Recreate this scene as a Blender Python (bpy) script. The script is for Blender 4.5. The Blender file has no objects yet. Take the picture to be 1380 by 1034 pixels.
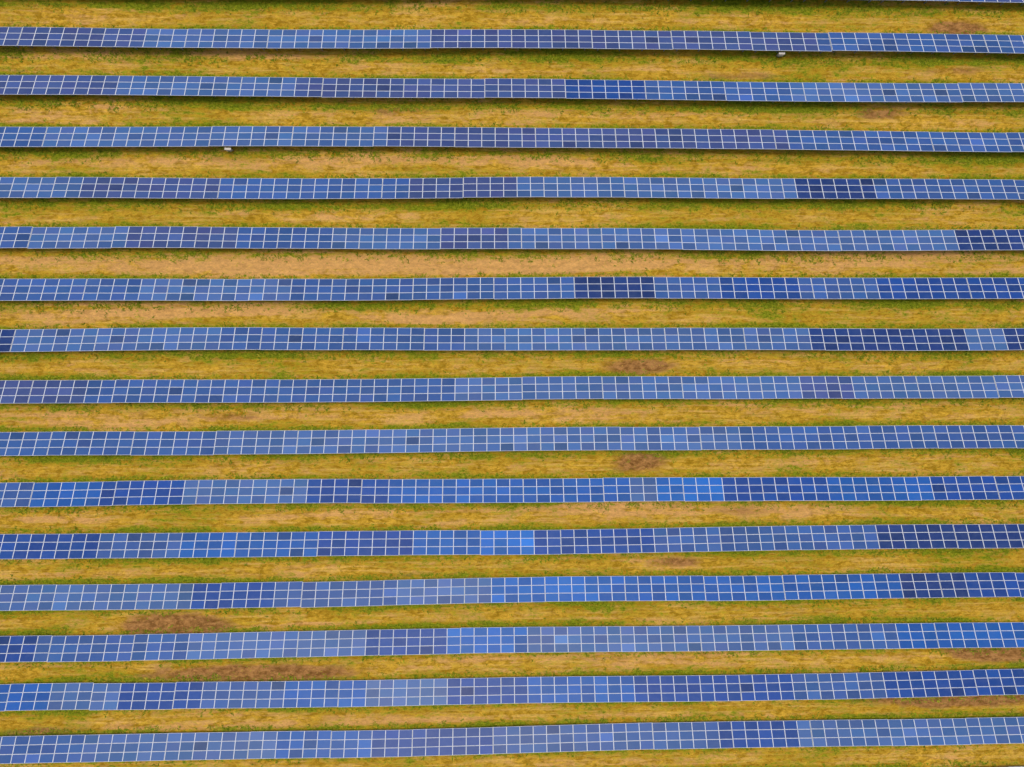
import bpy, math, random
import numpy as np
random.seed(7); rng=np.random.default_rng(7)
scene=bpy.context.scene

# ------------------------------------------------------------ survey (metres)
CAM_H=84.0; TILT=1.5; CX=-2.2
def wx(px):                       # survey x of a feature read off the photo
    return CX+CAM_H*math.tan(math.atan((px-690)/920)+math.radians(TILT))
def wy(py): return (517-py)*0.0911
LOW_Y=[43.19,37.21,31.19,25.13,18.97,12.90,6.75,0.68,-5.52,-11.68,-17.84,-23.9,-30.0,-36.0,-42.0]
RUN=2.75; RISE=1.02; H1=0.45
rows=[43.19+18.3,43.19+12.3,43.19+6.28]+LOW_Y+[-48.1,-54.2,-60.3]
NAMES=[-2,-1,0]+list(range(1,16))+[16,17,18]
def zt(x,y): return 0.16*np.sin(x/23+0.7)*np.sin(y/31+0.4)+0.05*np.sin(x/9+y/14)
PH=[random.uniform(0,6.28) for _ in rows]
PH[2]=0.6
def ywave(k,x): return 0.11*np.sin(x/24+PH[k])+0.05*np.sin(x/9.5+2*PH[k])

# ------------------------------------------------------------ node helpers
def mat(name):
    m=bpy.data.materials.new(name); m.use_nodes=True
    nt=m.node_tree; return m,nt,nt.nodes['Principled BSDF']
def noise(nt,vec,scale,detail=5,rough=0.55,dist=0.0):
    n=nt.nodes.new('ShaderNodeTexNoise'); n.inputs['Scale'].default_value=scale
    n.inputs['Detail'].default_value=detail; n.inputs['Roughness'].default_value=rough
    n.inputs['Distortion'].default_value=dist
    nt.links.new(vec,n.inputs['Vector']); return n.outputs['Fac']
def mapping(nt,vec,sc,loc=(0,0,0),rz=0):
    n=nt.nodes.new('ShaderNodeMapping'); n.inputs['Scale'].default_value=sc; n.inputs['Location'].default_value=loc
    n.inputs['Rotation'].default_value=(0,0,rz)
    nt.links.new(vec,n.inputs['Vector']); return n.outputs['Vector']
def M(nt,op,a,b=None,c=None,clamp=False):
    n=nt.nodes.new('ShaderNodeMath'); n.operation=op; n.use_clamp=clamp
    for i,v in enumerate((a,b,c)):
        if v is None: continue
        if isinstance(v,(int,float)): n.inputs[i].default_value=v
        else: nt.links.new(v,n.inputs[i])
    return n.outputs[0]
def ramp(nt,v,a,b):
    n=nt.nodes.new('ShaderNodeMapRange'); n.interpolation_type='SMOOTHSTEP'
    n.inputs['From Min'].default_value=a; n.inputs['From Max'].default_value=b
    nt.links.new(v,n.inputs['Value']); return n.outputs['Result']
def mix(nt,f,a,b,mode='MIX'):
    n=nt.nodes.new('ShaderNodeMix'); n.data_type='RGBA'; n.blend_type=mode
    if isinstance(f,(int,float)): n.inputs[0].default_value=f
    else: nt.links.new(f,n.inputs[0])
    for idx,v in ((6,a),(7,b)):
        if isinstance(v,tuple): n.inputs[idx].default_value=(*v,1)
        else: nt.links.new(v,n.inputs[idx])
    return n.outputs[2]
def attr(nt,name):
    n=nt.nodes.new('ShaderNodeAttribute'); n.attribute_name=name; return n

# ------------------------------------------------------------ materials
gm,nt,bs=mat('dry_grass_ground')
pos=nt.nodes.new('ShaderNodeNewGeometry').outputs['Position']
streak=noise(nt,mapping(nt,pos,(0.045,0.9,1)),1.0,5,0.6,0.4)
streak2=noise(nt,mapping(nt,pos,(0.12,2.6,1),(31,7,0)),1.0,6,0.7,0.3)
patch=noise(nt,mapping(nt,pos,(0.07,0.20,1),(3,11,0)),1.0,6,0.65,0.6)
patch2=noise(nt,mapping(nt,pos,(0.30,0.7,1),(57,3,0)),1.0,8,0.72,0.6)
fine=noise(nt,mapping(nt,pos,(0.9,1.8,1)),1.0,8,0.8,0.3)
fine2=noise(nt,mapping(nt,pos,(2.6,4.0,1),(9,2,0)),1.0,6,0.85)
edge=attr(nt,'edge').outputs['Fac']; bare=attr(nt,'bare').outputs['Fac']; tan=attr(nt,'tan').outputs['Fac']
col=mix(nt,ramp(nt,fine,0.41,0.59),(0.33,0.190,0.010),(0.54,0.325,0.034))
col=mix(nt,M(nt,'MULTIPLY',ramp(nt,M(nt,'ADD',M(nt,'MULTIPLY',streak2,0.5),M(nt,'MULTIPLY',patch2,0.5)),0.48,0.57),0.8),col,(0.64,0.40,0.095))
tf=ramp(nt,M(nt,'ADD',M(nt,'ADD',M(nt,'MULTIPLY',streak,0.45),M(nt,'MULTIPLY',patch2,0.55)),M(nt,'MULTIPLY',tan,0.17)),0.51,0.62)
col=mix(nt,M(nt,'MULTIPLY',tf,0.8),col,(0.60,0.325,0.115))
g=M(nt,'ADD',M(nt,'MULTIPLY',patch,0.32),M(nt,'MULTIPLY',streak,-0.20))
g=M(nt,'ADD',g,M(nt,'MULTIPLY',fine,0.56)); g=M(nt,'ADD',g,M(nt,'MULTIPLY',patch2,0.40))
g=M(nt,'ADD',g,M(nt,'MULTIPLY',edge,0.105)); g=M(nt,'ADD',g,M(nt,'MULTIPLY',tan,-0.08))
col=mix(nt,M(nt,'MULTIPLY',ramp(nt,g,0.54,0.62),0.75),col,(0.31,0.245,0.012))
gf=ramp(nt,g,0.60,0.66)
gc=mix(nt,ramp(nt,fine2,0.38,0.62),(0.085,0.125,0.004),(0.23,0.26,0.012))
col=mix(nt,M(nt,'MULTIPLY',gf,0.95),col,gc)
b=ramp(nt,M(nt,'ADD',M(nt,'ADD',M(nt,'MULTIPLY',bare,0.58),M(nt,'MULTIPLY',patch2,0.50)),M(nt,'MULTIPLY',fine,0.35)),0.60,0.82)
bc=mix(nt,ramp(nt,fine,0.38,0.62),(0.17,0.072,0.022),(0.38,0.185,0.070))
col=mix(nt,M(nt,'MULTIPLY',b,0.88),col,bc)
dk=M(nt,'ADD',M(nt,'MULTIPLY_ADD',fine2,1.2,-0.05),M(nt,'MULTIPLY_ADD',fine,1.2,-0.15))
cc=nt.nodes.new('ShaderNodeCombineColor')
for i in range(3): nt.links.new(dk,cc.inputs[i])
col=mix(nt,1.0,col,cc.outputs[0],'MULTIPLY')
nt.links.new(col,bs.inputs['Base Color']); bs.inputs['Roughness'].default_value=0.95
bs.inputs['Specular IOR Level'].default_value=0.03
bp=nt.nodes.new('ShaderNodeBump'); bp.inputs['Strength'].default_value=1.0; bp.inputs['Distance'].default_value=0.20
nt.links.new(M(nt,'ADD',fine,M(nt,'MULTIPLY',fine2,0.7)),bp.inputs['Height']); nt.links.new(bp.outputs[0],bs.inputs['Normal'])

glass,nt,bs=mat('pv_glass')
c=attr(nt,'pv').outputs['Color']
pos=nt.nodes.new('ShaderNodeNewGeometry').outputs['Position']
uv=nt.nodes.new('ShaderNodeUVMap').outputs['UV']
sp=nt.nodes.new('ShaderNodeSeparateXYZ'); nt.links.new(uv,sp.inputs[0])
fx=M(nt,'ABSOLUTE',M(nt,'SUBTRACT',M(nt,'FRACT',sp.outputs[0]),0.5)); fy=M(nt,'ABSOLUTE',M(nt,'SUBTRACT',M(nt,'FRACT',sp.outputs[1]),0.5))
ln=ramp(nt,M(nt,'MAXIMUM',fx,fy),0.455,0.485)
dirt=noise(nt,mapping(nt,pos,(0.9,1.5,1)),1.0,6,0.65)
c2=mix(nt,M(nt,'MULTIPLY',ramp(nt,dirt,0.4,0.75),0.10),c,(0.14,0.18,0.28))
c2=mix(nt,M(nt,'MULTIPLY',ln,0.15),c2,(0.18,0.26,0.42))
nt.links.new(c2,bs.inputs['Base Color']); bs.inputs['Roughness'].default_value=0.38
bs.inputs['Specular IOR Level'].default_value=0.16

alu,nt,bs=mat('aluminium_frame')
pos=nt.nodes.new('ShaderNodeNewGeometry').outputs['Position']
nt.links.new(mix(nt,noise(nt,pos,2.0,3),(0.50,0.54,0.60),(0.70,0.73,0.78)),bs.inputs['Base Color'])
bs.inputs['Roughness'].default_value=0.6; bs.inputs['Specular IOR Level'].default_value=0.2
steel,nt,bs=mat('galvanised_steel')
pos=nt.nodes.new('ShaderNodeNewGeometry').outputs['Position']
nt.links.new(mix(nt,noise(nt,pos,6.0,4),(0.22,0.23,0.24),(0.38,0.39,0.40)),bs.inputs['Base Color'])
bs.inputs['Roughness'].default_value=0.5; bs.inputs['Metallic'].default_value=0.6
white,nt,bs=mat('white_enclosure')
pos=nt.nodes.new('ShaderNodeNewGeometry').outputs['Position']
nt.links.new(mix(nt,noise(nt,pos,5.0,4),(0.42,0.39,0.33),(0.54,0.51,0.46)),bs.inputs['Base Color'])
gr,nt,bs=mat('grass_blades')
nt.links.new(attr(nt,'gcol').outputs['Color'],bs.inputs['Base Color']); bs.inputs['Roughness'].default_value=0.8
bs.inputs['Specular IOR Level'].default_value=0.08

# ------------------------------------------------------------ mesh builder
class MB:
    def __init__(s): s.v=[];s.f=[];s.m=[];s.c=[];s.uv=[]
    def face(s,pts,m,c=(0,0,0),uv=None):
        i=len(s.v); s.v+=pts; s.f.append(tuple(range(i,i+len(pts)))); s.m.append(m); s.c.append(c)
        s.uv.append(uv or [(0.5,0.5)]*len(pts))
    def beam(s,a,b,w,h,m,up=(0,0,1)):
        a=np.array(a,float);b=np.array(b,float);d=b-a;d/=np.linalg.norm(d)
        up=np.array(up,float); sd=np.cross(d,up); sd/=np.linalg.norm(sd); u=np.cross(sd,d)
        P=[]
        for e in (a,b):
            for sx,sy in ((-1,-1),(1,-1),(1,1),(-1,1)): P.append(tuple(e+sd*sx*w/2+u*sy*h/2))
        i=len(s.v); s.v+=P
        for q in ((3,2,1,0),(4,5,6,7),(0,1,5,4),(1,2,6,5),(2,3,7,6),(3,0,4,7)):
            s.f.append(tuple(i+k for k in q)); s.m.append(m); s.c.append((0,0,0)); s.uv.append([(0.5,0.5)]*4)
    def build(s,name,mats):
        me=bpy.data.meshes.new(name); me.from_pydata(s.v,[],s.f)
        for m in mats: me.materials.append(m)
        me.polygons.foreach_set('material_index',s.m)
        at=me.attributes.new('pv','FLOAT_COLOR','FACE')
        at.data.foreach_set('color',np.array([(*c,1) for c in s.c],dtype=np.float32).ravel())
        ul=me.uv_layers.new(name='UVMap')
        ul.data.foreach_set('uv',np.array([p for f in s.uv for p in f],dtype=np.float32).ravel())
        o=bpy.data.objects.new(name,me); scene.collection.objects.link(o); return o

# colour families of the cells (batches of modules)
C={'g':(0.046,0.108,0.290),'m':(0.028,0.080,0.255),'p':(0.038,0.066,0.205),'d':(0.009,0.032,0.145),
   'b':(0.009,0.078,0.310),'B':(0.008,0.100,0.390),'e':(0.008,0.048,0.230)}
SEG={1:[(0,200,'p'),(200,590,'g'),(590,1100,'p'),(1100,1380,'m')],
2:[(0,160,'p'),(160,400,'g'),(400,765,'p'),(765,870,'e'),(870,1070,'m'),(1070,1380,'g')],
3:[(0,60,'m'),(60,520,'g'),(520,1060,'p'),(1060,1380,'m')],
4:[(0,110,'g'),(110,300,'p'),(300,560,'m'),(560,700,'p'),(700,1070,'g'),(1070,1180,'d'),(1180,1380,'m')],
5:[(0,50,'m'),(50,180,'g'),(180,330,'p'),(330,460,'m'),(460,600,'g'),(600,690,'p'),(690,1290,'g'),(1290,1380,'d')],
6:[(0,200,'m'),(200,400,'g'),(400,765,'m'),(765,872,'d'),(872,967,'m'),(967,1075,'e'),(1075,1180,'m'),(1180,1380,'e')],
7:[(0,30,'d'),(30,300,'g'),(300,620,'m'),(620,1090,'g'),(1090,1288,'d'),(1288,1350,'g'),(1350,1380,'d')],
8:[(0,130,'p'),(130,620,'m'),(620,1080,'g'),(1080,1140,'p'),(1140,1380,'g')],
9:[(0,300,'m'),(300,1000,'g'),(1000,1380,'m')],
10:[(0,40,'m'),(40,150,'b'),(150,260,'e'),(260,420,'g'),(420,530,'e'),(530,845,'b'),(845,875,'g'),(875,970,'B'),(970,1110,'e'),(1110,1250,'b'),(1250,1380,'e')],
11:[(0,130,'e'),(130,250,'m'),(250,435,'b'),(435,565,'e'),(565,655,'b'),(655,720,'B'),(720,875,'e'),(875,1180,'m'),(1180,1380,'d')],
12:[(0,260,'g'),(260,372,'e'),(372,540,'m'),(540,655,'g'),(655,800,'B'),(800,1000,'b'),(1000,1200,'b'),(1200,1290,'d'),(1290,1380,'e')],
13:[(0,55,'e'),(55,260,'m'),(260,485,'g'),(485,595,'e'),(595,705,'B'),(705,1060,'g'),(1060,1200,'m'),(1200,1380,'b')],
14:[(0,70,'b'),(70,165,'g'),(165,280,'e'),(280,385,'m'),(385,490,'b'),(490,595,'g'),(595,705,'e'),(705,845,'b'),(845,1070,'e'),(1070,1180,'m'),(1180,1380,'e')],
15:[(0,110,'m'),(110,372,'g'),(372,500,'b'),(500,657,'e'),(657,965,'m'),(965,1075,'e'),(1075,1380,'g')]}
def family(row,x):
    for a,b,t in SEG.get(row,[]):
        a2=-1e9 if a==0 else wx(a); b2=1e9 if b==1380 else wx(b)
        if a2<=x<b2: return t
    return 'gmmpgb'[int(abs(math.floor(x/19.6)*7+row*3))%6]

PW=1.63; NT=18; TW=6*PW+0.02
SL=math.hypot(RUN,RISE)
for k,(y0,row) in enumerate(zip(rows,NAMES)):
    mb=MB(); xs=-NT*TW/2+random.uniform(-4,4)
    for t in range(NT):
        xa=xs+t*TW; xb=xa+6*PW
        jz=random.uniform(-0.03,0.03); jt=random.uniform(-0.025,0.025); jy=random.uniform(-0.04,0.04)
        ya=y0+ywave(k,xa)+jy; yb=y0+ywave(k,xb)+jy
        za=float(zt(xa,ya))+H1+jz; zb=float(zt(xb,yb))+H1+jz
        A=np.array((xa,ya,za));B=np.array((xb,yb,zb))
        S=np.array((0,-RUN,RISE+jt)); S/=np.linalg.norm(S)
        X=(B-A)/np.linalg.norm(B-A); N=np.cross(S,X); N=-N if N[2]<0 else N; N/=np.linalg.norm(N)
        def P(u,v,n=0): return tuple(A+X*u+S*v+N*n)
        tv=random.uniform(0.93,1.07)
        for i in range(6):
            fam=family(row,xa+(i+0.5)*PW)
            cv=random.uniform(0.94,1.06)
            for j in range(3):
                base=np.array(C[fam])*tv*cv*random.uniform(0.82,1.18)
                if random.random()<0.06: base=base*random.choice((0.65,0.72,1.3))
                base=base*np.array((random.uniform(.85,1.15),random.uniform(.94,1.06),1))
                w=SL/3
                u0,u1=i*PW+0.006,(i+1)*PW-0.006; v0,v1=j*w+0.008,(j+1)*w-0.008
                fu=0.036; fv=0.026
                o=[(u0,v0),(u1,v0),(u1,v1),(u0,v1)]; q=[(u0+fu,v0+fv),(u1-fu,v0+fv),(u1-fu,v1-fv),(u0+fu,v1-fv)]
                for e in range(4):
                    n=(e+1)%4
                    mb.face([P(*o[n],.02),P(*o[e],.02),P(*q[e],.02),P(*q[n],.02)],1)
                    mb.face([P(*o[n],-.02),P(*o[e],-.02),P(*o[e],.02),P(*o[n],.02)],1)
                uvs=[(0.03,0.03),(0.03,5.97),(9.97,5.97),(9.97,0.03)]
                mb.face([P(*q[0],.014),P(*q[3],.014),P(*q[2],.014),P(*q[1],.014)],0,tuple(base),uvs)
                mb.face([P(*o[0],-.02),P(*o[1],-.02),P(*o[2],-.02),P(*o[3],-.02)],1)
        for v in (0.3,1.1,1.85,2.6):
            mb.beam(P(0,v,-0.055),P(6*PW,v,-0.055),0.05,0.06,2,up=tuple(N))
        for u in (0.8,3.5,6.3,9.0):
            mb.beam(P(u,0.15,-0.13),P(u,SL-0.15,-0.13),0.06,0.08,2,up=tuple(N))
            for v in (0.55,2.35):
                p=P(u,v,-0.17); g=float(zt(p[0],p[1]))
                mb.beam((p[0],p[1],g-0.4),(p[0],p[1],p[2]+0.02),0.09,0.09,2,up=(0,1,0))
            p=P(u,2.35,-0.75); q_=P(u,1.35,-0.15)
            mb.beam(p,q_,0.04,0.04,2,up=(1,0,0))
    mb.build('solar_panel_row',[glass,alu,steel])

# ------------------------------------------------------------ ground sheet
def axis(lim,step,far):
    a=np.arange(-lim,lim+1e-6,step); o=np.array([lim+10,lim+40,lim+120,400,900,1800,far])
    return np.concatenate([-o[::-1],a,o])
gx=axis(96,2.0,4000.); gy=axis(72,0.25,4000.)
GX,GY=np.meshgrid(gx,gy)
fade=np.clip(1-(np.hypot(GX,GY)-150)/300,0,1)
GZ=zt(GX,GY)*fade
edge=np.zeros_like(GX)
for k,y0 in enumerate(rows):
    yl=y0+ywave(k,GX); yh=yl-RUN
    e=np.exp(-((GY-(yl+0.1))/0.55)**2)
    e2=np.exp(-((GY-(yh-0.45))/0.7)**2)*0.95
    ins=((GY<yl)&(GY>yh))*0.7
    edge=np.maximum(edge,np.maximum(np.maximum(e,e2),ins))
edge*=0.85+0.5*np.sin(GX/13+GY/3)*np.sin(GX/5.3-GY/7)
bare=np.zeros_like(GX)
for px,py,sx,sy,a in [(235,838,75,16,1.3),(340,903,150,13,1.1),(120,915,60,8,.5),(860,625,40,16,1.0),(860,495,60,13,.9),(1340,887,70,16,1.3),
    (1290,950,130,15,1.3),(1190,150,50,12,.7),(1290,32,50,14,1.0),(1290,90,60,10,.6),(640,290,80,8,.35),(540,150,60,9,.6),(310,560,60,10,.6),(560,775,100,9,.4),
    (300,625,70,10,.45),(1050,560,130,8,.4),(60,975,90,9,.6),(1000,692,70,12,.5),(1080,830,90,9,.4),(420,430,90,9,.4),(1000,100,70,9,.6),(910,760,50,10,.75),(300,215,90,7,.45)]:
    d=((GX-wx(px))/(sx*.0911))**2+((GY-wy(py))/(sy*.0911))**2
    bare=np.maximum(bare,a*np.exp(-d))
tan=np.zeros_like(GX)
for px,py,sx,sy,a in [(550,355,650,18,1.0),(200,418,260,12,.9),(1200,350,250,14,.8),(500,215,400,12,.6),(250,75,300,10,.6),(900,690,450,12,.6),
    (600,425,200,12,.7),(200,560,200,12,.5),(900,890,300,10,.4),(450,970,300,10,.6),(900,155,400,10,.3),(850,555,500,10,.4)]:
    d=((GX-wx(px))/(sx*.0911))**2+((GY-wy(py))/(sy*.0911))**2
    tan=np.maximum(tan,a*np.exp(-d))
ny,nx=GX.shape
V=np.stack([GX,GY,GZ],-1).reshape(-1,3)
idx=np.arange(ny*nx).reshape(ny,nx)
F=np.stack([idx[:-1,:-1],idx[:-1,1:],idx[1:,1:],idx[1:,:-1]],-1).reshape(-1,4)
me=bpy.data.meshes.new('grass_field')
me.vertices.add(len(V)); me.vertices.foreach_set('co',V.astype(np.float32).ravel())
me.loops.add(F.size); me.loops.foreach_set('vertex_index',F.astype(np.int32).ravel())
me.polygons.add(len(F)); me.polygons.foreach_set('loop_start',np.arange(0,F.size,4,dtype=np.int32))
me.update(calc_edges=True)
for nm,a in (('edge',edge),('bare',bare),('tan',tan)):
    at=me.attributes.new(nm,'FLOAT','POINT'); at.data.foreach_set('value',a.astype(np.float32).ravel())
me.materials.append(gm)
me.polygons.foreach_set('use_smooth',np.ones(len(F),bool))
o=bpy.data.objects.new('ground',me); scene.collection.objects.link(o)

# ------------------------------------------------------------ grass tufts (one object)
def vn(x,s,seed):
    return 0.5+0.25*np.sin(x/s+seed)+0.25*np.sin(x/(s*0.37)+seed*2.3)
tx=[];ty=[];ts=[];tc=[]
for k,y0 in enumerate(rows):
    for off,sig,n,sz in ((0.15,0.24,2600,0.14),(-RUN-0.50,0.40,3600,0.14)):
        x=rng.uniform(-85,85,n); keep=rng.random(n)<(0.08+1.9*vn(x,6.0,k*1.7+off)*vn(x,1.7,k*3.1+off)); x=x[keep]
        y=y0+ywave(k,x)+off+rng.normal(0,sig,len(x))
        tx.append(x);ty.append(y);ts.append(sz*rng.uniform(0.5,1.8,len(x)));tc.append(rng.uniform(0.15,0.62,len(x)))
n=26000
x=rng.uniform(-85,85,n);y=rng.uniform(-62,62,n)
tx.append(x);ty.append(y);ts.append(rng.uniform(0.04,0.13,n));tc.append(np.clip(rng.normal(0.72,0.25,n),0.1,1.0))
tx=np.concatenate(tx);ty=np.concatenate(ty);ts=np.concatenate(ts);tc=np.concatenate(tc)
NB=4; n=len(tx)
bx=np.repeat(tx,NB);by=np.repeat(ty,NB);bs_=np.repeat(ts,NB);bc_=np.repeat(tc,NB)
a=rng.uniform(0,2*np.pi,n*NB); L=bs_*rng.uniform(0.7,1.5,n*NB); w=bs_*rng.uniform(0.18,0.35,n*NB)
bx=bx+rng.normal(0,1,n*NB)*bs_*0.4; by=by+rng.normal(0,1,n*NB)*bs_*0.4
bz=zt(bx,by)
dx,dy=np.cos(a),np.sin(a)
v0=np.stack([bx-dy*w,by+dx*w,bz],-1);v1=np.stack([bx+dy*w,by-dx*w,bz],-1)
v2=np.stack([bx+dx*L,by+dy*L,bz+L*rng.uniform(0.3,1.0,n*NB)],-1)
V=np.stack([v0,v1,v2],1).reshape(-1,3); nf=n*NB
me=bpy.data.meshes.new('grass_tufts')
me.vertices.add(len(V)); me.vertices.foreach_set('co',V.astype(np.float32).ravel())
me.loops.add(nf*3); me.loops.foreach_set('vertex_index',np.arange(nf*3,dtype=np.int32))
me.polygons.add(nf); me.polygons.foreach_set('loop_start',np.arange(0,nf*3,3,dtype=np.int32))
me.update(calc_edges=True)
g0=np.array((0.065,0.110,0.004));g1=np.array((0.20,0.25,0.010));g2=np.array((0.52,0.36,0.05))
t=np.clip(bc_+rng.normal(0,0.08,nf),0,1)[:,None]
colr=np.where(t<0.5,g0+(g1-g0)*t*2,g1+(g2-g1)*(t*2-1))*rng.uniform(0.8,1.25,(nf,1))
at=me.attributes.new('gcol','FLOAT_COLOR','FACE')
at.data.foreach_set('color',np.concatenate([colr,np.ones((nf,1))],1).astype(np.float32).ravel())
me.materials.append(gr)
o=bpy.data.objects.new('grass_tufts',me); scene.collection.objects.link(o)

# ------------------------------------------------------------ combiner boxes at row backs
for px,k in ((1050,3),(312,5)):
    x=wx(px); y=rows[k]+float(ywave(k,x))-RUN-0.02; z=float(zt(x,y)); mb=MB()
    mb.beam((x-0.3,y,z-0.3),(x-0.3,y,z+1.05),0.06,0.06,1,up=(0,1,0)); mb.beam((x+0.3,y,z-0.3),(x+0.3,y,z+1.05),0.06,0.06,1,up=(0,1,0))
    mb.beam((x-0.33,y-0.13,z+0.75),(x+0.33,y-0.13,z+0.75),0.20,0.56,0)
    mb.beam((x-0.38,y-0.14,z+1.06),(x+0.38,y-0.14,z+1.06),0.26,0.04,0)
    mb.beam((x,y-0.12,z-0.2),(x,y-0.12,z+0.47),0.08,0.08,1,up=(0,1,0))
    mb.beam((x-0.26,y-0.245,z+0.75),(x+0.26,y-0.245,z+0.75),0.02,0.46,0)
    mb.build('combiner_box',[white,steel])

# ------------------------------------------------------------ light (bright overcast, sun high behind cloud)
EL=80; AZ=-20
w=bpy.data.worlds.new('World'); scene.world=w; w.use_nodes=True
nt=w.node_tree; bg=nt.nodes['Background']; sky=nt.nodes.new('ShaderNodeTexSky'); sky.sky_type='NISHITA'
sky.sun_disc=False; sky.sun_elevation=math.radians(EL); sky.sun_rotation=math.radians(AZ)
sky.dust_density=5.0; sky.air_density=1.0; sky.ozone_density=0.5
nt.links.new(sky.outputs[0],bg.inputs[0]); bg.inputs[1].default_value=0.145
ld=bpy.data.lights.new('sun','SUN'); ld.energy=1.5; ld.angle=math.radians(20); ld.color=(1,0.94,0.84)
lo=bpy.data.objects.new('sun',ld); scene.collection.objects.link(lo)
lo.rotation_euler=(-math.radians(90-EL),0,-math.radians(AZ))
scene.view_settings.view_transform='Standard'; scene.view_settings.look='None'; scene.view_settings.exposure=0

# ------------------------------------------------------------ camera
cd=bpy.data.cameras.new('camera'); cd.lens=24; cd.sensor_width=36; cd.clip_end=10000
co=bpy.data.objects.new('camera',cd); scene.collection.objects.link(co)
co.location=(CX,0,CAM_H); co.rotation_mode='XYZ'
co.rotation_euler=(0,-math.radians(TILT),-math.radians(0.23))
scene.camera=co
